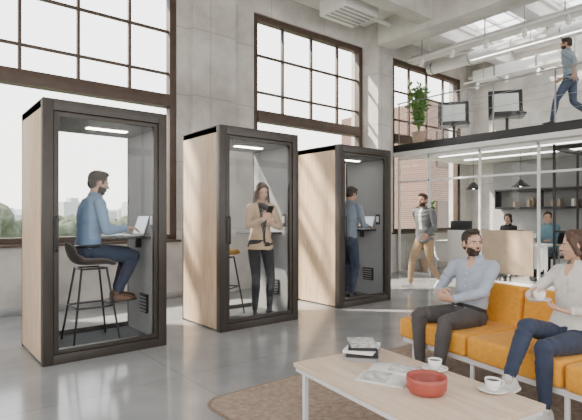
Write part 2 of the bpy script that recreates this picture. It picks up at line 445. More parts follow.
    gtube(bm,[n-upv*.05,n,hp_((0,-.022,-.07)),hp_((0,-.02,-.02))],[.056*k,.054*k,.052*k,.05*k])
    inv=HMs.inverted()
    def breg(c):
        if not beard: return 0
        q=inv@c
        if -.115<q.z<-.030 and q.y>-.01:
            if abs(q.x)<.021 and -.066<q.z<-.049 and q.y>.07: return 0
            line=-.050+.55*max(0,abs(q.x)-.030)
            if q.z<line or (q.y>.082 and q.z<-.038 and abs(q.x)<.030): return 1
        return 0
    remesh(bm,name+'_head',[skin,hair],root,.0035,2,region=breg)
    bm=bmesh.new()
    for sg in(-1,1): ell(bm,(.031*sg,.0635,0),(.0135,.0130,.0065))
    bmesh.ops.transform(bm,matrix=HMs,verts=bm.verts); finish(bm,name+'_eyes',eyeW,root)
    bm=bmesh.new()
    for sg in(-1,1): ell(bm,(.031*sg,.0745,0),(.0062,.0035,.0056))
    bmesh.ops.transform(bm,matrix=HMs,verts=bm.verts); finish(bm,name+'_irises',eyeD,root)
    bm=bmesh.new()
    for sg in(-1,1): gtube(bm,[(.014*sg,.0825,.017),(.031*sg,.082,.021),(.047*sg,.070,.016)],[.0030,.0036,.0022],n=8)
    bmesh.ops.transform(bm,matrix=HMs,verts=bm.verts); finish(bm,name+'_eyebrows',hair,root)
    bm=bmesh.new(); ell(bm,(0,.0885,-.0535),(.020,.006,.0036)); ell(bm,(0,.0875,-.0600),(.017,.007,.0044))
    bmesh.ops.transform(bm,matrix=HMs,verts=bm.verts); finish(bm,name+'_lips',lipM,root)
    bm=bmesh.new()
    if style=='short':
        ell(bm,(0,-.022,.046),(.078,.094,.082)); ell(bm,(0,.020,.100),(.056,.050,.030)); ell(bm,(0,-.055,-.005),(.064,.056,.066))
        ell(bm,(.015,.045,.102),(.040,.030,.020))
        for sg in(-1,1): ell(bm,(.066*sg,.012,.025),(.011,.018,.034))
    else:
        ell(bm,(0,-.022,.042),(.080,.095,.084)); ell(bm,(0,.022,.094),(.056,.045,.030)); ell(bm,(0,-.055,-.005),(.066,.058,.07))
        for sg in(-1,1):
            gtube(bm,[(.03*sg,.040,.098),(.062*sg,.038,.06),(.077*sg,.010,.01),(.078*sg,-.02,-.06)],[.02,.021,.022,.022],n=12)
        if style=='long':
            for sg in(-1,1):
                gtube(bm,[(.06*sg,-.03,.0),(.078*sg,-.02,-.08),(.085*sg,.005,-.16),(.08*sg,.04,-.25),(.075*sg,.06,-.30)],[.036,.038,.036,.028,.012],n=12)
            ell(bm,(0,-.07,-.09),(.085,.045,.13))
        else:
            ell(bm,(0,-.060,-.055),(.072,.050,.080))
    bmesh.ops.transform(bm,matrix=HMs,verts=bm.verts)
    ha=.0028 if style=='short' else .0013
    def hj(c):
        q=inv@c; a=math.atan2(q.x,q.y+.02)
        return ha*math.sin(a*34+4*noise.noise(q*14))+.002*noise.noise(q*40)
    remesh(bm,name+'_hair',hair,root,.0045,3,jit=hj)
    return root,J

# ---------------------------------------------------------------- room shell
WY=7.2
floor=box('floor',(-4,-4,-.12),(12.7,7.2,0),M_floor,bev=0)
SKX=(9.2,12.0); SKY=[(2.75,4.1),(4.5,5.9)]  # skylight openings added over the mezzanine to brighten the ceiling
boxes('ceiling',[((-4.3,-4.3,5.5),(SKX[0],7.6,5.75)),((SKX[1],-4.3,5.5),(12.7,7.6,5.75)),((SKX[0],-4.3,5.5),(SKX[1],2.75,5.75)),((SKX[0],4.1,5.5),(SKX[1],4.5,5.75)),((SKX[0],5.9,5.5),(SKX[1],7.6,5.75))],M_ceil,bev=0)
for i,(a,b) in enumerate(SKY):
    L=[]
    for k in range(0,6):
        x=SKX[0]+(SKX[1]-SKX[0])*k/5; L.append(((x-.025,a,5.58),(x+.025,b,5.68)))
    for k in range(0,4):
        y=a+(b-a)*k/3; L.append(((SKX[0],y-.02,5.59),(SKX[1],y+.02,5.67)))
    r=empty('window_%d'%(5+i)); boxes('skylight_bars',L,M_metalw,r); boxes('skylight_glass',[((SKX[0],a,5.62),(SKX[1],b,5.63))],M_glass,r,bev=0)
WIN=[(.5,3.49),(5.0,7.95),(8.95,11.85)]
lst=[((-4,WY,-.12),(.5,WY+.38,5.5))]
edges=[(3.49,5.0),(7.95,8.95),(11.85,12.7)]
for a,b in edges: lst.append(((a,WY,-.12),(b,WY+.38,5.5)))
for a,b in WIN:
    lst.append(((a,WY,-.12),(b,WY+.38,.93))); lst.append(((a,WY,5.04),(b,WY+.38,5.5)))
lst.append(((3.72,WY-.10,0),(4.55,WY+.01,5.5))); lst.append(((7.98,WY-.38,0),(8.42,WY+.01,5.5)))
boxes('wall_back',lst,M_wall,bev=0)
box('wall_right',(12.32,-4,0),(12.7,7.2,5.5),M_wall,bev=0)
FW=[(-3.6,-.4),(.1,3.3),(3.8,7.0),(7.5,11.8)]  # unseen wall behind the camera, added with openings to cut the front light
lst=[]; x=-4.3
for a,b in FW:
    lst.append(((x,-4.3,0),(a,-4,5.5))); lst.append(((a,-4.3,0),(b,-4,.7))); lst.append(((a,-4.3,5.1),(b,-4,5.5))); x=b
lst.append(((x,-4.3,0),(12.7,-4,5.5)))
boxes('wall_front',lst,M_wall,bev=0)
lst=[]; x=-4  # unseen side wall, added for contrast and more directional window light
for a,b in [(-3.4,-.4),(.2,3.2),(3.8,6.6)]:
    lst.append(((-4.3,x,0),(-4,a,5.5))); lst.append(((-4.3,a,0),(-4,b,.7))); lst.append(((-4.3,a,5.1),(-4,b,5.5))); x=b
lst.append(((-4.3,x,0),(-4,7.58,5.5)))
boxes('wall_left',lst,M_wall,bev=0)
bars=[]
for a,b in FW:
    bars+=[((a,-4.2,.7),(a+.1,-4.08,5.1)),((b-.1,-4.2,.7),(b,-4.08,5.1)),((a,-4.2,3.05),(b,-4.08,3.25)),(((a+b)/2-.03,-4.18,.7),((a+b)/2+.03,-4.1,5.1))]
boxes('window_4',bars,M_frame)  # frames for the added openings behind the camera
for i,(a,b) in enumerate(WIN):
    root=empty('window_%d'%(i+1),(a,WY+.04,0))
    w=b-a; L=[]
    f=.11; y0,y1=0,.14
    L+=[((0,y0,.93),(f,y1,5.04)),((w-f,y0,.93),(w,y1,5.04)),((f,y0,4.93),(w-f,y1,5.04)),((f,y0,.93),(w-f,y1,1.02)),((f,y0-.03,3.07),(w-f,y1,3.27))]
    boxes('frame',L,M_frame,root)
    L=[]
    for k in range(1,4):
        x=w*k/4; L.append(((x-.02,.03,3.27),(x+.02,.09,4.93)))
    for z in (3.62,4.30): L.append(((f,.035,z-.018),(w-f,.085,z+.018)))
    boxes('glazing_bars',L,M_frame,root,bev=.002)
    boxes('glass',[((f,.058,1.02),(w-f,.064,3.07)),((f,.058,3.27),(w-f,.064,4.93))],M_glass,root,bev=0)
    box('sill',(-.05,-.10,.90),(w+.05,0,.935),M_frame,root)
box('ceiling_beam',(7.95,-4,4.98),(8.45,6.8,5.5),M_beam,bev=.015)
for y in (6.1,4.3,2.5):
    box('ceiling_beam',(8.45,y-.14,5.2),(12.32,y+.14,5.5),M_ceil,bev=.01)
for y in (5.6,3.0):
    box('ceiling_beam',(-2,y-.16,5.1),(7.95,y+.16,5.5),M_beam,bev=.01)
box('baseboard_back',(-4,WY-.02,0),(3.7,WY,.10),M_steel,bev=.003)

# ---------------------------------------------------------------- ceiling services
r=empty('ventilation_duct')
bm=bmesh.new(); gtube(bm,[(10.3,7.1,5.0),(10.3,-1,5.0)],.14,n=24); finish(bm,'duct_tube',M_metalw,r)
bm=bmesh.new()
for y in [7,6,5,4,3,2,1]: gtube(bm,[(10.3,y,5.0),(10.3,y+.03,5.0)],.152,n=24,cap=False)
finish(bm,'flanges',M_steel,r)
boxes('hangers',[((10.29,y,5.1),(10.31,y+.02,5.5)) for y in (6.6,4.3,2.6)],M_steel,r)
r=empty('cable_tray')
boxes('tray',[((9.1,-1,4.86),(9.35,6.9,4.88)),((9.1,-1,4.86),(9.12,6.9,4.93)),((9.33,-1,4.86),(9.35,6.9,4.93))],M_metalw,r)
boxes('hangers',[((9.1,y,4.9),(9.12,y+.02,5.5)) for y in (6.5,5,3.5,2)],M_steel,r)
def track(name,a,b,z,n):
    r=empty(name,(0,0,0)); a=V(a);b=V(b)
    rod('rail',[(a.x,a.y,z),(b.x,b.y,z)],.018,M_white,r)
    bm=bmesh.new()
    for i in range(n):
        p=a.lerp(b,(i+.5)/n); gtube(bm,[(p.x,p.y,z),(p.x,p.y,z-.08)],.01,n=6); gtube(bm,[(p.x,p.y,z-.08),(p.x-.08,p.y-.03,z-.2)],.042,n=14)
    finish(bm,'spot_heads',M_metalw,r)
    boxes('hangers',[((p.x-.006,p.y-.006,z),(p.x+.006,p.y+.006,5.5)) for p in (a.lerp(b,.1),a.lerp(b,.5),a.lerp(b,.9))],M_steel,r,bev=0)
track('track_light',(8.75,6.6,0),(8.75,1.5,0),4.75,7)
track('track_light',(11.0,6.6,0),(11.0,1.5,0),4.65,7)
r=empty('linear_ceiling_light',(9.75,4.4,4.75))
box('housing',(-.04,-1.3,0),(.04,1.3,.05),M_white,r); box('diffuser',(-.03,-1.28,-.008),(.03,1.28,0),M_lampw,r,bev=0)
boxes('hangers',[((-.005,-1,.05),(.005,-.99,.80)),((-.005,.0,.05),(.005,.01,.70))],M_steel,r,bev=0)
r=empty('air_conditioning_unit',(6.65,6.4,5.12))
box('casing',(-.45,-.35,0),(.45,.35,.28),M_metalw,r,bev=.02)
boxes('louvres',[((-.40,-.30+.12*i,-.012),(.40,-.25+.12*i,.0)) for i in range(5)],M_steel,r)
boxes('hangers',[((x,y,.25),(x+.02,y+.02,.38)) for x in(-.4,.38) for y in(-.3,.28)],M_steel,r)
rod('pipe',[(.45,0,.15),(1.2,0,.15)],.04,M_metalw,r)
r=empty('ceiling_pipes')
bm=bmesh.new()
for x,z,q in((8.62,5.12,.035),(9.55,5.12,.04),(9.68,5.12,.03),(12.1,5.1,.05)): gtube(bm,[(x,7.1,z),(x,-2,z)],q,n=12)
finish(bm,'pipes',M_beam,r)
r=empty('rectangular_air_duct',(0,0,0))
boxes('duct_body',[((11.40,-2,4.80),(11.80,6.6,5.04))],M_metalw,r,.01)
boxes('duct_seams',[((11.38,y,4.78),(11.82,y+.04,5.06)) for y in(6.0,5.0,4.0,3.0,2.0,1.0)],M_steel,r,.004)

# ---------------------------------------------------------------- mezzanine
EX=9.0; SZ=2.96
r=empty('mezzanine')
box('slab',(EX+.02,-1,2.74),(12.32,7.2,SZ),M_ceil,r,bev=0)
box('edge_channel',(EX-.02,-1,2.80),(EX+.03,7.2,SZ+.01),M_dark,r)
box('edge_lip',(EX-.045,-1,2.70),(EX+.03,7.2,2.80),M_metalw,r)
r=empty('balcony_railing')
ys=[7.1,5.95,4.8,3.65,2.5,1.35,.2]
boxes('posts',[((EX+.04,y-.012,SZ),(EX+.06,y+.012,SZ+.98)) for y in ys],M_steel,r)
boxes('handrail',[((EX+.035,-1,SZ+.975),(EX+.075,7.15,SZ+.995))],M_steel,r)
boxes('glass_panels',[((EX+.047,ys[i+1]+.03,SZ+.06),(EX+.053,ys[i]-.03,SZ+.95)) for i in range(6)],M_glass,r,bev=0)
bm=bmesh.new()
for i in range(3): gtube(bm,[(EX+.065,-1,SZ+.25+.25*i),(EX+.065,7.1,SZ+.25+.25*i)],.0045,n=6)
finish(bm,'cables',M_steel,r)
r=empty('soffit_light_strips')
boxes('strips',[((9.9,3.2,2.715),(9.98,6.6,2.738)),((11.0,3.2,2.715),(11.08,6.6,2.738))],M_lampw,r,bev=0)
r=empty('glass_partition')
px=9.06
yy=[7.12,6.3,5.1,3.95,2.8,1.6]
boxes('mullions',[((px,y-.022,0),(px+.05,y+.022,2.72)) for y in yy],M_metalw,r)
boxes('rails',[((px,1.6,2.62),(px+.05,7.12,2.68)),((px,1.6,2.1),(px+.05,7.12,2.14)),((px,1.6,0),(px+.05,5.1,.05)),((px,6.3,0),(px+.05,7.12,.05))],M_metalw,r)
boxes('glass',[((px+.022,1.62,.05),(px+.028,5.08,2.62)),((px+.022,6.32,.05),(px+.028,7.1,2.62))],M_glass,r,bev=0)
r=empty('meeting_room_partition')
boxes('black_frame',[((9.85,y-.02,0),(9.89,y+.02,2.72)) for y in (4.0,3.4,2.6,1.8)]+[((9.85,1.8,2.6),(9.89,4.0,2.68)),((9.85,1.8,1.0),(9.89,4.0,1.04)),((9.85,3.98,2.6),(12.3,4.02,2.68)),((11.0,3.98,0),(11.04,4.02,2.7))],M_dark,r)
boxes('glass',[((9.867,1.8,.02),(9.873,4.0,2.6)),((9.9,3.997,.02),(12.3,4.003,2.6))],M_glass,r,bev=0)
r=empty('wall_shelving',(12.3,0,0))
box('back_panel',(-.06,4.1,0),(0,6.5,2.70),M_darkwall,r)
boxes('shelves',[((-.36,4.2,z),(-.06,6.3,z+.05)) for z in (1.50,1.95)],M_dark,r)
boxes('uprights',[((-.36,y,1.5),(-.06,y+.03,2.0)) for y in (4.2,5.2,6.27)],M_dark,r)
boxes('counter',[((-.45,4.2,0),(-.06,6.3,.9))],M_white,r)
bm=bmesh.new()
for i in range(8):
    z=1.55; y=random.uniform(4.3,6.1); h=random.uniform(.12,.22)
    add_box(bm,(-.32,y,z),(-.12,y+.05,z+h),.002,mi=random.randint(0,1))
finish(bm,'books',[M_tan,M_white],r,False)
for (x,y) in ((10.4,6.0),(10.4,4.9)):
    r=empty('pendant_lamp',(x,y,1.95))
    bm=bmesh.new(); lathe(bm,[(.02,.16),(.05,.15),(.16,.03),(.20,0),(.19,0),(.15,.03),(.04,.135)],24); finish(bm,'shade',M_dark,r)
    bm=bmesh.new(); ell(bm,(0,0,.05),(.04,.04,.05)); finish(bm,'bulb',M_lamp,r); rod('cord',[(0,0,.16),(0,0,.76)],.005,M_dark,r,6)

def desk(loc,rz,L=.7,pan=None):
    r=empty('office_desk',loc,rz)
    box('top',(-L,-.35,.71),(L,.35,.74),M_white,r)
    boxes('legs',[((x,y,0),(x+.04,y+.04,.71)) for x in(-L+.02,-.02,L-.06) for y in(-.33,.29)],M_metalw,r)
    if pan: box('privacy_panel',(pan[0],.35,.10),(pan[1],.385,1.02),M_tan,r,bev=.01); box('privacy_panel_b',(pan[1]+.03,.35,.10),(pan[1]+.75,.385,1.00),M_white,r,bev=.01)
    box('modesty_panel',(-L,.30,.25),(L,.32,.70),M_white,r)
    return r
def monitor(loc,rz):
    r=empty('computer_monitor',loc,rz)
    box('panel',(-.27,-.015,.14),(.27,.015,.47),M_dark,r); box('display',(-.26,-.018,.15),(.26,-.015,.46),M_screen,r,bev=0)
    box('stand',(-.02,0,0),(.02,.03,.25),M_dark,r); box('foot',(-.12,-.08,0),(.12,.08,.012),M_dark,r)
def office_chair(loc,rz):
    r=empty('office_chair',loc,rz)
    box('seat',(-.23,-.22,.40),(.23,.24,.47),M_dark,r,bev=.03,seg=3); box('back',(-.21,-.27,.55),(.21,-.22,1.0),M_dark,r,bev=.022,seg=3)
    bm=bmesh.new(); gtube(bm,[(0,0,.08),(0,0,.42)],.025); gtube(bm,[(0,-.2,.43),(0,-.27,.5),(0,-.26,.7)],.016)
    for i in range(5):
        a=i*2*math.pi/5; gtube(bm,[(0,0,.1),(.28*math.cos(a),.28*math.sin(a),.06)],[.02,.014]); ell(bm,(.28*math.cos(a),.28*math.sin(a),.03),(.028,.028,.03))
    finish(bm,'base',M_dark,r)
desk((10.25,5.45,0),math.radians(90),1.3,(-1.05,.15)); monitor((10.12,6.15,.742),math.radians(90)); 
office_chair((10.98,5.42,0),math.radians(90)); office_chair((10.98,4.55,0),math.radians(90)); office_chair((10.98,6.3,0),math.radians(70))

# ---------------------------------------------------------------- booths
def booth(loc):
    r=empty('phone_booth',loc)
    W,D,Hh=1.14,.92,2.34
    boxes('side_panels_oak',[((0,.075,.02),(.028,D-.03,Hh-.01)),((W-.028,.075,.02),(W,D-.03,Hh-.01))],M_oak,r)
    boxes('felt_lining',[((.03,.075,.05),(.06,D-.04,2.22)),((W-.06,.075,.05),(W-.03,D-.04,2.22)),((.06,.08,2.20),(W-.06,D-.04,2.24))],M_felt,r)
    boxes('front_frame',[((0,-.01,0),(.085,.075,Hh)),((W-.085,-.01,0),(W,.075,Hh)),((.085,-.01,Hh-.10),(W-.085,.075,Hh)),((.085,-.01,0),(W-.085,.075,.085))],M_black,r)
    boxes('door_frame',[((.09,.0,.09),(.13,.045,2.235)),((W-.13,.0,.09),(W-.09,.045,2.235)),((.13,.0,2.195),(W-.13,.045,2.235)),((.13,.0,.09),(W-.13,.045,.13))],M_black,r)
    boxes('back_frame',[((0,D-.03,0),(.06,D,Hh)),((W-.06,D-.03,0),(W,D,Hh)),((.06,D-.03,Hh-.12),(W-.06,D,Hh)),((.06,D-.03,0),(W-.06,D,.10))],M_black,r)
    boxes('glass_panels',[((.13,.018,.13),(W-.13,.024,2.195)),((.06,D-.018,.10),(W-.06,D-.012,2.22))],M_glass,r,bev=0)
    box('roof',(.0,.07,Hh-.08),(W,D-.02,Hh),M_black,r); box('floor_base',(.028,.075,.0),(W-.028,D-.03,.045),M_black,r); box('carpet',(.06,.08,.045),(W-.06,D-.035,.052),M_carpet,r,bev=0)
    box('ceiling_light',(.50,.42,2.19),(.90,.50,2.202),M_lamp,r,bev=0)
    box('shelf_desk',(W-.40,.24,1.075),(W-.06,.86,1.105),M_dark,r)
    box('desk_bracket',(W-.12,.5,.97),(W-.06,.54,1.075),M_dark,r)
    box('socket_unit',(W-.072,.16,1.18),(W-.06,.24,1.34),M_dark,r); box('socket_face',(W-.076,.175,1.22),(W-.072,.225,1.31),M_metalw,r)
    box('fan_vent',(W-.085,.30,.28),(W-.06,.50,.48),M_dark,r)
    bm=bmesh.new()
    for k in range(5): add_box(bm,(W-.09,.315,.30+.035*k),(W-.085,.485,.31+.035*k),0)
    finish(bm,'vent_slats',M_steel,r,False)
    rod('door_handle',[(.11,-.012,1.0),(.11,-.045,1.0),(.11,-.045,1.3),(.11,-.012,1.3)],.009,M_dark,r)
    return r
booth((.96,4.58,0)); booth((2.785,4.68,0)); booth((4.84,4.86,0))

def stool(loc,rz,shellmat,h=.80):
    r=empty('bar_stool',loc,rz)
    prof=[(.21,-.025,.17),(.17,0,.19),(.08,.0,.205),(-.04,-.005,.21),(-.13,.0,.205),(-.19,.04,.20),(-.225,.12,.19),(-.24,.20,.17),(-.245,.235,.13)]
    bm=bmesh.new(); G=[]
    for y,z,w in prof:
        row=[]
        for k in range(11):
            u=-1+2*k/10; up=.07*abs(u)**3*(1.0 if y<.1 else .4)
            row.append(bm.verts.new((w*u,y+.05*u*u*(1 if z>.03 else 0),h+z+ (up if z<.05 else -.03*u*u))))
        G.append(row)
    for A,B in zip(G,G[1:]):
        for k in range(10): bm.faces.new((A[k],A[k+1],B[k+1],B[k]))
    o=finish(bm,'seat_shell',shellmat,r); md=o.modifiers.new('s','SOLIDIFY'); md.thickness=.022; md.offset=-1
    md=o.modifiers.new('b','SUBSURF'); md.levels=1; md.render_levels=1
    bm=bmesh.new()
    tops=[(.12,.12),(-.12,.12),(-.12,-.12),(.12,-.12)]; bots=[(.22,.22),(-.22,.22),(-.22,-.22),(.22,-.22)]
    for t,b in zip(tops,bots): gtube(bm,[(t[0],t[1],h-.03),(b[0],b[1],.01)],[.011,.010],n=10)
    zf=.36; kf=1-(zf/(h-.03)); q=.12+(.10)*kf
    P=[(q,q,zf),(-q,q,zf),(-q,-q,zf),(q,-q,zf)]
    for i in range(4): gtube(bm,[P[i],P[(i+1)%4]],.009,n=8)
    for i in range(4): gtube(bm,[(tops[i][0],tops[i][1],h-.035),(tops[(i+1)%4][0],tops[(i+1)%4][1],h-.035)],.01,n=8)
    finish(bm,'legs',M_dark,r)
    return r
stool((1.50,5.05,.05),math.radians(-90),M_shell,.77)
stool((3.16,5.28,.05),math.radians(-60),M_mustard,.77)

def laptop(loc,rz):
    r=empty('laptop',loc,rz)
    box('base',(-.15,-.105,0),(.15,.105,.014),M_laptop,r); box('keyboard',(-.13,-.03,.014),(.13,.09,.016),M_dark,r,bev=0)
    M=Matrix.Translation((0,.105,.014))@Matrix.Rotation(math.radians(-18),4,'X')
    box('lid',(-.15,-.006,0),(.15,.0,.205),M_laptop,r,M=M); box('display',(-.14,-.0075,.012),(.14,-.006,.195),M_screen,r,bev=0,M=M)
laptop((1.88,5.02,1.105),math.radians(-90)); laptop((5.76,5.28,1.105),math.radians(-90))

# ---------------------------------------------------------------- lounge
def rrect(x0,y0,x1,y1,rad,n=8):
    P=[]
    for cx,cy,a0 in ((x1-rad,y1-rad,0),(x0+rad,y1-rad,90),(x0+rad,y0+rad,180),(x1-rad,y0+rad,270)):
        for k in range(n+1):
            a=math.radians(a0+90*k/n); P.append((cx+rad*math.cos(a),cy+rad*math.sin(a)))
    return P
def plate(bm,P,z0,z1,mi=0):
    A=[bm.verts.new((x,y,z0)) for x,y in P];B=[bm.verts.new((x,y,z1)) for x,y in P]
    for k in range(len(P)):
        f=bm.faces.new((A[k],A[(k+1)%len(P)],B[(k+1)%len(P)],B[k])); f.material_index=mi
    f=bm.faces.new(A[::-1]);f.material_index=mi; f=bm.faces.new(B);f.material_index=mi
r=empty('area_rug')
bm=bmesh.new(); plate(bm,rrect(1.62,-1.2,5.2,3.02,.18),.0005,.008); finish(bm,'border',M_rugedge,r,False)
bm=bmesh.new(); plate(bm,rrect(1.645,-1.175,5.175,2.995,.16),.001,.011); finish(bm,'pile',M_rug,r,False)

sr=math.radians(-12)
sofa=empty('sofa',(3.44,2.70,0.0),sr)
mods=[(-.74,0),(-1.5,-.76),(-2.26,-1.52)]
for i,(a,b) in enumerate(mods):
    box('seat_cushion_%d'%(i+1),(0,a,.24),(.66,b,.41),M_sofa,sofa,bev=.035,seg=4)
    M=Matrix.Translation((.60,0,.36))@Matrix.Rotation(math.radians(9),4,'Y')
    box('back_cushion_%d'%(i+1),(0,a+(.0 if i else 0),0),(.15,b-(.02 if i==0 else 0),.38),M_sofa,sofa,bev=.04,seg=4,M=M)
box('base_frame',(.03,-2.24,.20),(.70,-.02,.24),M_metalw,sofa)
bm=bmesh.new()
for y in (-.12,-.76,-1.5,-2.15):
    for x in (.07,.64): gtube(bm,[(x,y,.22),(x,y,.027)],.018)
finish(bm,'legs',M_metalw,sofa)

tb=empty('coffee_table',(2.15,1.655,0),math.radians(-8))
box('top',(-.345,-.60,.372),(.345,.60,.40),M_oaktop,tb,bev=.004)
box('edge_frame',(-.335,-.59,.345),(.335,.59,.372),M_metalw,tb)
boxes('legs',[((x,y,.0115),(x+.028,y+.028,.35)) for x in(-.325,.297) for y in(-.56,.50)],M_metalw,tb)
def ctr(name,x,y,z,rz=0): return empty(name,(x,y,z),rz)
r=ctr('book_stack',2.325,2.12,.40,math.radians(35))
z=0
for i,(w,d,h,m,a) in enumerate([(.27,.21,.022,M_darkwall,0),(.25,.20,.022,M_dark,.12),(.26,.19,.020,M_white,-.1),(.24,.18,.018,M_dark,.15),(.22,.17,.012,M_print,.3)]):
    M=Matrix.Rotation(a,4,'Z')
    box('cover_%d'%i,(-w/2,-d/2,z),(w/2,d/2,z+h*.2),m,r,bev=.001,M=M);box('pages_%d'%i,(-w/2+.004,-d/2+.004,z+h*.2),(w/2-.004,d/2-.004,z+h*.8),M_paper,r,bev=0,M=M);box('coverb_%d'%i,(-w/2,-d/2,z+h*.8),(w/2,d/2,z+h),m,r,bev=.001,M=M)
    box('spine_%d'%i,(-w/2-.001,-d/2,z),(-w/2+.004,d/2,z+h),m,r,bev=0,M=M)
    z+=h
r=ctr('open_magazine',2.18,1.77,.40,math.radians(20))
bm=bmesh.new()
for sg in(-1,1):
    rows=[]
    for k in range(9):
        u=k/8; x=sg*u*.2; zz=.004+.016*math.sin(math.pi*min(1,u*1.1))*(1-u*.5)
        rows.append([bm.verts.new((x,-.135,zz)),bm.verts.new((x,.135,zz))])
    for A,B in zip(rows,rows[1:]):
        f=bm.faces.new((A[0],A[1],B[1],B[0]))
o=finish(bm,'pages',M_paper,r); md=o.modifiers.new('s','SOLIDIFY'); md.thickness=.004
bm=bmesh.new()
for sg in(-1,1):
    rows=[]
    for k in range(1,8):
        u=k/8; x=sg*u*.2; zz=.0075+.016*math.sin(math.pi*min(1,u*1.1))*(1-u*.5)
        rows.append([bm.verts.new((x,-.03 if sg<0 else -.12,zz)),bm.verts.new((x,.12 if sg<0 else .03,zz))])
    for A,B in zip(rows,rows[1:]): bm.faces.new((A[0],A[1],B[1],B[0]))
finish(bm,'printed_pictures',M_print,r)
r=ctr('bowl',2.09,1.465,.40)
bm=bmesh.new(); lathe(bm,[(0,.0),(.06,.0),(.085,.006),(.100,.03),(.102,.07),(.101,.088),(.096,.09),(.093,.07),(.088,.03),(.06,.014),(0,.012)],48); finish(bm,'bowl_body',M_bowl,r)
def cup(name,parent=None,loc=(0,0,0),rz=0,saucer=True):
    r=empty(name,loc,rz)
    if parent: r.parent=parent
    z=0
    if saucer:
        bm=bmesh.new(); lathe(bm,[(0,0),(.035,0),(.045,.004),(.075,.014),(.076,.017),(.045,.008),(0,.007)],36); finish(bm,'saucer',M_cup,r); z=.008
    bm=bmesh.new(); lathe(bm,[(0,z),(.022,z),(.026,z+.004),(.036,z+.025),(.041,z+.058),(.0385,z+.058),(.033,z+.025),(.02,z+.008),(0,z+.008)],32)
    gtube(bm,[(.036,0,z+.048),(.055,0,z+.048),(.060,0,z+.034),(.050,0,z+.018),(.033,0,z+.02)],.004,n=8); finish(bm,'cup_body',M_cup,r)
    bm=bmesh.new(); bmesh.ops.create_circle(bm,cap_ends=True,radius=.037,segments=24,matrix=Matrix.Translation((0,0,z+.048))); finish(bm,'coffee_surface',M_coffee,r,False)
    return r
cup('coffee_cup',None,(2.435,1.65,.40),.5); cup('coffee_cup',None,(2.37,1.26,.40),-.6)

# ---------------------------------------------------------------- mezzanine furniture
def lounge_chair(loc,rz):
    r=empty('lounge_chair',loc,rz)
    M=Matrix.Translation((0,-.16,.40))@Matrix.Rotation(math.radians(10),4,'X')
    box('back_shell',(-.33,-.06,-.04),(.33,.0,.58),M_dark,r,bev=.028,seg=3,M=M)
    box('back_cushion',(-.25,.0,.09),(.25,.03,.49),M_chairpad,r,bev=.014,seg=3,M=M)
    box('seat_shell',(-.32,-.20,.34),(.32,.28,.40),M_dark,r,bev=.025); box('seat_cushion',(-.27,-.12,.40),(.27,.24,.43),M_dark,r,bev=.014,seg=3)
    bm=bmesh.new()
    gtube(bm,[(0,0,.08),(0,0,.35)],.03)
    for i in range(4):
        a=math.radians(45+90*i); gtube(bm,[(0,0,.09),(.30*math.cos(a),.30*math.sin(a),.02)],.016)
    finish(bm,'legs',M_dark,r)
lounge_chair((9.55,5.98,SZ),math.radians(125)); lounge_chair((9.5,4.75,SZ),math.radians(125))

def plant(name,loc,h,spread,n,pot=True,potr=.16,poth=.32,ls=.1):
    r=empty(name,loc)
    if pot:
        bm=bmesh.new(); lathe(bm,[(0,0),(potr*.7,0),(potr*.75,.01),(potr,poth),(potr*.9,poth),(potr*.85,poth-.04),(0,poth-.04)],28); finish(bm,'pot',M_pot,r)
        bm=bmesh.new(); bmesh.ops.create_circle(bm,cap_ends=True,radius=potr*.88,segments=20,matrix=Matrix.Translation((0,0,poth-.035))); finish(bm,'soil',M_soil,r,False)
    bs=bmesh.new();bl=bmesh.new()
    for i in range(n):
        a=random.uniform(0,6.28); rr=spread*random.uniform(.2,1); top=V((rr*math.cos(a),rr*math.sin(a),poth+(h-poth)*random.uniform(.45,1)))
        mid=V((top.x*.3,top.y*.3,poth+(top.z-poth)*.55)); base=V((0,0,poth-.05))
        gtube(bs,[base,mid,top],[.010,.007,.003],n=6)
        for k in range(20):
            t=.3+.7*k/19; p=base.lerp(mid,t*2) if t<.5 else mid.lerp(top,(t-.5)*2)
            d=V((random.uniform(-1,1),random.uniform(-1,1),random.uniform(-.2,.8))).normalized(); s=d.orthogonal().normalized()
            s=(Matrix.Rotation(random.uniform(0,6),3,d)@s); L=ls*random.uniform(.7,1.3); nrm=d.cross(s)
            P=[p,p+d*L*.35+s*L*.22,p+d*L*.7+s*L*.18-nrm*L*.05,p+d*L-nrm*L*.15,p+d*L*.7-s*L*.18-nrm*L*.05,p+d*L*.35-s*L*.22]
            vs=[bl.verts.new(q) for q in P]; bl.faces.new((vs[0],vs[1],vs[2],vs[3])); bl.faces.new((vs[0],vs[3],vs[4],vs[5]))
    finish(bs,'stems',M_green,r); finish(bl,'leaves',M_green,r,False)
plant('potted_plant',(9.42,6.82,SZ),1.50,.26,46,ls=.12)
plant('potted_plant',(9.60,6.75,0),1.7,.24,34,ls=.14)

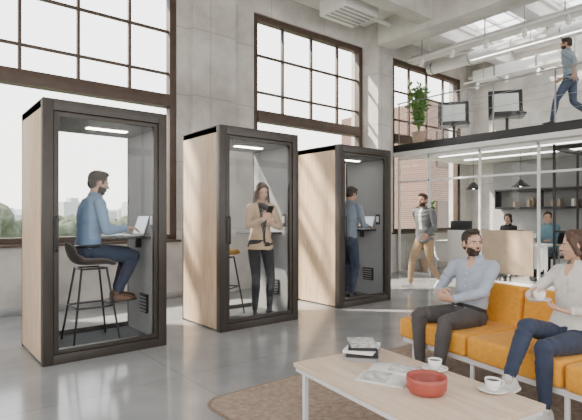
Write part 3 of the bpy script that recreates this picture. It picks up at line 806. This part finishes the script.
# ---------------------------------------------------------------- outdoors
r=empty('outdoor_trees')
bm=bmesh.new()
for i in range(330):
    x=random.uniform(-40,80); y=random.uniform(34,62); rr=random.uniform(.7,1.5)
    t=bmesh.new(); bmesh.ops.create_icosphere(t,subdivisions=3,radius=rr)
    o=V((random.random()*50,0,0))
    for v in t.verts: v.co=v.co*(1+.5*noise.noise(v.co*1.6+o)+.35*noise.noise(v.co*5+o)); v.co.z*=1.05
    bmesh.ops.translate(t,verts=t.verts,vec=(x,y,-1.5+random.uniform(-1.2,2.0)))
    me=bpy.data.meshes.new('t'); t.to_mesh(me); t.free(); bm.from_mesh(me); bpy.data.meshes.remove(me)
finish(bm,'tree_crowns',M_tree,r)
box('outdoor_ground',(-150,7.7,-4.2),(200,300,-4.0),M_grass,bev=0)
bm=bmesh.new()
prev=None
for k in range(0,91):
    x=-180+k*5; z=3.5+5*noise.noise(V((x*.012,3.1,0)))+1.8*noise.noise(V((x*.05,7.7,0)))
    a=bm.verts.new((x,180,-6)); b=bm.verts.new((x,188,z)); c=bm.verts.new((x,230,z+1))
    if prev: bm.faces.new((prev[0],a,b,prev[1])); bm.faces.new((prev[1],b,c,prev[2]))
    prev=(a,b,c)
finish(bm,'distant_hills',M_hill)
r=empty('city_skyline')
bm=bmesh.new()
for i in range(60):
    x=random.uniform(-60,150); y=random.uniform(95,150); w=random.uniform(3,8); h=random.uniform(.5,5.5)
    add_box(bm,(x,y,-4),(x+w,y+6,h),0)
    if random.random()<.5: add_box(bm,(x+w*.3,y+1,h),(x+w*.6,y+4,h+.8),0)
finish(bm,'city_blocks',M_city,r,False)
r=empty('neighbouring_building',(0,0,0))
box('brick_facade',(15.1,10.5,-4),(21,15,5.6),M_brick,r,bev=0)
boxes('facade_windows',[((15.6+1.4*i,10.46,z),(16.4+1.4*i,10.52,z+1.3)) for i in range(3) for z in(.6,3.2)],M_frame,r,bev=0)

# ---------------------------------------------------------------- PEOPLE
shirtBlue=cloth('blue_shirt',(.19,.30,.46)); shirtGrey=cloth('grey_shirt',(.36,.41,.49)); shirtSteel=cloth('steel_shirt',(.25,.31,.37)); navy=cloth('navy_trousers',(.028,.040,.075)); brownT=cloth('taupe_trousers',(.075,.068,.068))
beige=cloth('beige_blazer',(.50,.36,.24)); blackT=cloth('black_trousers',(.022,.022,.026)); whiteB=cloth('white_blouse',(.62,.60,.57)); innerT=cloth('cream_top',(.55,.53,.50))
khaki=cloth('khaki_trousers',(.36,.25,.15)); greyJ=cloth('charcoal_sweater',(.11,.115,.125)); slate=cloth('slate_shirt',(.18,.22,.27)); jeans=cloth('jeans',(.05,.075,.12))
shoeBr=mat('shoe_brown',(.12,.06,.035),.45); shoeBl=mat('shoe_black',(.02,.02,.02),.4); shoeWh=mat('shoe_white',(.6,.59,.57),.5); teal=cloth('teal_shirt',(.12,.24,.30))

person('seated_man',(1.48,5.05,.05),math.radians(-90),H=1.78,pelvis=(0,0,.90),neck=(0,.06,1.43),bend=.05,head=(math.radians(-12),0,0),hoff=(0,.04,.135),
  arms={'R':dict(w=(.13,.33,1.115),hint=(.4,-.3,-1),hd=(-.15,1,-.02),pn=(0,0,-1),curl=.35),'L':dict(w=(-.11,.31,1.115),hint=(-.4,-.3,-1),hd=(.15,1,-.02),pn=(0,0,-1),curl=.35)},
  legs={'R':dict(a=(.11,.24,.455),hint=(0,1,.6),fd=(0,1,0),pitch=-.05),'L':dict(a=(-.09,.30,.455),hint=(0,1,.6),fd=(0,1,0),pitch=-.05)},
  top=shirtBlue,pants=navy,shoes=shoeBr,sole=shoeBl,hair=hairD,skin=skinA,beard=True,shirt=True)
def blazer(c,p,n):
    t=(c.z-p.z)/(n.z-p.z)
    w=.012+.055*max(0,min(1,(t-.1)/.8)); 
    if c.y>.03 and abs(c.x)<w and t>.0: return 1
    return 0
w_root,wJ=person('standing_woman',(3.58,4.98,.052),math.atan2(.30,-.95),H=1.72,fem=True,pelvis=(0.02,0,.925),neck=(0,-.01,1.46),head=(math.radians(-20),0,math.radians(3)),
  arms={'R':dict(w=(.055,.27,1.25),hint=(.7,-.2,-1),hd=(-.35,.3,.75),pn=(-.6,-.6,.1),curl=.6),'L':dict(w=(-.06,.24,1.17),hint=(-.7,-.2,-1),hd=(.5,.5,.5),pn=(.2,-.6,.7),curl=.6)},
  legs={'R':dict(a=(.10,.02,.082),hint=(.1,1,0),fd=(.3,1,0)),'L':dict(a=(-.07,.10,.082),hint=(0,1,0),fd=(-.2,1,0))},
  top=beige,top_mats=[beige,blackT],top_region=blazer,tuck=False,pants=blackT,shoes=shoeBl,sole=shoeBl,hair=hairB,skin=skinA,style='long')
ph=box('smartphone',(-.037,-.075,-.004),(.037,.075,.004),M_dark,w_root,bev=.003,M=Matrix.Translation((.005,.335,1.355))@Matrix.Rotation(math.radians(40),4,'X'))
person('standing_man',(5.38,5.20,.052),math.radians(-84),H=1.76,pelvis=(0,-.02,.925),neck=(0,.05,1.455),bend=.03,head=(math.radians(-22),0,0),hoff=(0,.04,.13),
  arms={'R':dict(w=(.14,.30,1.10),hint=(.4,-.3,-1),hd=(-.2,1,-.05),curl=.35),'L':dict(w=(-.11,.30,1.10),hint=(-.4,-.3,-1),hd=(.2,1,-.05),curl=.35)},
  legs={'R':dict(a=(.10,-.06,.082)),'L':dict(a=(-.10,.08,.082))},
  top=slate,pants=navy,shoes=shoeBl,sole=shoeBl,hair=hairD,skin=skinB,tuck=False)
def openj(c,p,n):
    t=(c.z-p.z)/(n.z-p.z)
    return 1 if (c.y>.03 and abs(c.x)<.03 and t>.3) else 0
person('walking_man',(7.45,5.27,0),math.atan2(.93,.05),H=1.78,pelvis=(0,0,.90),neck=(0,.03,1.44),head=(0,math.radians(5),0),twist=math.radians(8),
  arms={'R':dict(w=(.25,-.10,.90),hint=(.2,-1,0),pn=(-1,0,0),curl=.4),'L':dict(w=(-.25,.24,.97),hint=(-.2,-1,-.3),pn=(1,0,0),curl=.4)},
  legs={'R':dict(a=(.08,.30,.095),hint=(0,1,0),pitch=-.18),'L':dict(a=(-.08,-.33,.15),hint=(0,1,-.2),pitch=.55)},
  top=greyJ,top_mats=[greyJ,innerT],top_region=openj,pants=khaki,shoes=shoeWh,hair=hairD,skin=skinB,beard=True,tuck=False)
person('man_on_mezzanine',(9.36,3.52,SZ),math.radians(6),H=1.63,pelvis=(0,0,.90),neck=(0,.05,1.44),head=(math.radians(-6),0,0),twist=math.radians(-8),
  arms={'R':dict(w=(.25,.22,.99),hint=(.2,-1,-.3),pn=(-1,0,0),curl=.4),'L':dict(w=(-.26,-.14,.93),hint=(-.2,-1,0),pn=(1,0,0),curl=.4)},
  legs={'L':dict(a=(-.08,.30,.095),hint=(0,1,0),pitch=-.18),'R':dict(a=(.08,-.33,.15),hint=(0,1,-.2),pitch=.55)},
  top=shirtSteel,pants=jeans,shoes=shoeBl,hair=hairD,skin=skinB,beard=True,tuck=False,sleeve=.5)
fy=math.atan2(.978,.208)
person('man_on_sofa',(3.72,2.20,0),fy,H=1.68,pelvis=(0,.0,.515),neck=(0,-.09,.985),bend=.05,twist=math.radians(16),head=(math.radians(3),math.radians(72),0),hoff=(0,.03,.135),
  arms={'R':dict(w=(.10,.22,.70),hint=(1,-.5,-.6),hd=(-.8,.6,.05),pn=(-.3,-.6,-.6),curl=.5),'L':dict(w=(-.08,.27,.66),hint=(-1,-.6,-.3),hd=(.7,.6,.2),pn=(.3,-.7,.4),curl=.5)},
  legs={'R':dict(a=(.14,.42,.09),hint=(.2,1,.6),fd=(.3,1,0)),'L':dict(a=(-.17,.52,.09),hint=(-.15,1,.6),fd=(-.1,1,0))},
  top=shirtGrey,pants=brownT,shoes=shoeBr,sole=shoeBl,hair=hairD,skin=skinA,beard=True,vx=.009,shirt=True)
wr_,wJ=person('woman_on_sofa',(3.53,1.33,0),fy,H=1.65,fem=True,pelvis=(0,0,.53),neck=(0,-.09,1.035),bend=.03,twist=math.radians(-12),head=(math.radians(-2),math.radians(-58),0),
  arms={'R':dict(w=(.10,.26,.80),hint=(1,-.3,-.6),hd=(-.75,.5,.25),pn=(-.2,-.7,.5),curl=.75),'L':dict(w=(-.13,.22,.74),hint=(-1,-.4,-.5),hd=(.8,.4,.15),pn=(0,.1,1),curl=.35)},
  legs={'R':dict(a=(.00,.66,.30),hint=(0,.5,1),fd=(.2,1,0),pitch=.35),'L':dict(a=(-.10,.42,.09),hint=(0,1,.6),fd=(0,1,0))},
  top=whiteB,pants=navy,shoes=shoeWh,hair=hairB,skin=skinA,style='bob',vx=.009,shirt=True,tuck=False)
c=cup('held_coffee_cup',wr_,(.0,.335,.80),2.0)
person('office_woman',(10.95,5.42,0),math.radians(90),H=1.76,fem=True,pelvis=(0,-.02,.56),neck=(0,.04,1.12),head=(math.radians(-4),0,0),
  arms={'R':dict(w=(.15,.36,.80),curl=.3),'L':dict(w=(-.15,.36,.80),curl=.3)},legs={'R':dict(a=(.1,.40,.085),hint=(0,1,.6)),'L':dict(a=(-.1,.40,.085),hint=(0,1,.6))},
  top=blackT,pants=blackT,shoes=shoeBl,hair=hairD,skin=skinA,style='bob',vx=.016)
person('office_man',(10.95,4.55,0),math.radians(90),H=1.84,pelvis=(0,-.02,.54),neck=(0,.03,1.09),head=(math.radians(-4),math.radians(20),0),
  arms={'R':dict(w=(.15,.36,.77),curl=.3),'L':dict(w=(-.15,.36,.77),curl=.3)},legs={'R':dict(a=(.1,.40,.085),hint=(0,1,.6)),'L':dict(a=(-.1,.40,.085),hint=(0,1,.6))},
  top=teal,pants=jeans,shoes=shoeBl,hair=hairD,skin=skinB,vx=.016)

# ---------------------------------------------------------------- light
sun=bpy.data.lights.new('sun','SUN'); sun.energy=18; sun.angle=math.radians(2.5); sun.color=(1,.89,.74)
so=bpy.data.objects.new('sun',sun); COL.objects.link(so)
so.rotation_euler=V((.50,-.52,-.68)).to_track_quat('-Z','Y').to_euler()
w=bpy.data.worlds.new('world'); scene.world=w; w.use_nodes=True
nt=w.node_tree; bg=nt.nodes['Background']
tc=nt.nodes.new('ShaderNodeTexCoord'); sx=nt.nodes.new('ShaderNodeSeparateXYZ'); rp=nt.nodes.new('ShaderNodeValToRGB')
nt.links.new(tc.outputs['Generated'],sx.inputs[0]); nt.links.new(sx.outputs['Z'],rp.inputs['Fac'])
rp.color_ramp.elements[0].position=0; rp.color_ramp.elements[0].color=(1,.955,.90,1)
rp.color_ramp.elements[1].position=.6; rp.color_ramp.elements[1].color=(.93,.95,1,1)
nt.links.new(rp.outputs['Color'],bg.inputs['Color']); bg.inputs['Strength'].default_value=4.6

# ---------------------------------------------------------------- camera
cam=bpy.data.cameras.new('camera'); co=bpy.data.objects.new('camera',cam); COL.objects.link(co)
cam.sensor_width=36; cam.lens=480/582*36; cam.shift_y=7/582
co.location=(0,0,1.3); co.rotation_euler=(math.radians(90),0,-math.atan2(.632,.775))
scene.camera=co
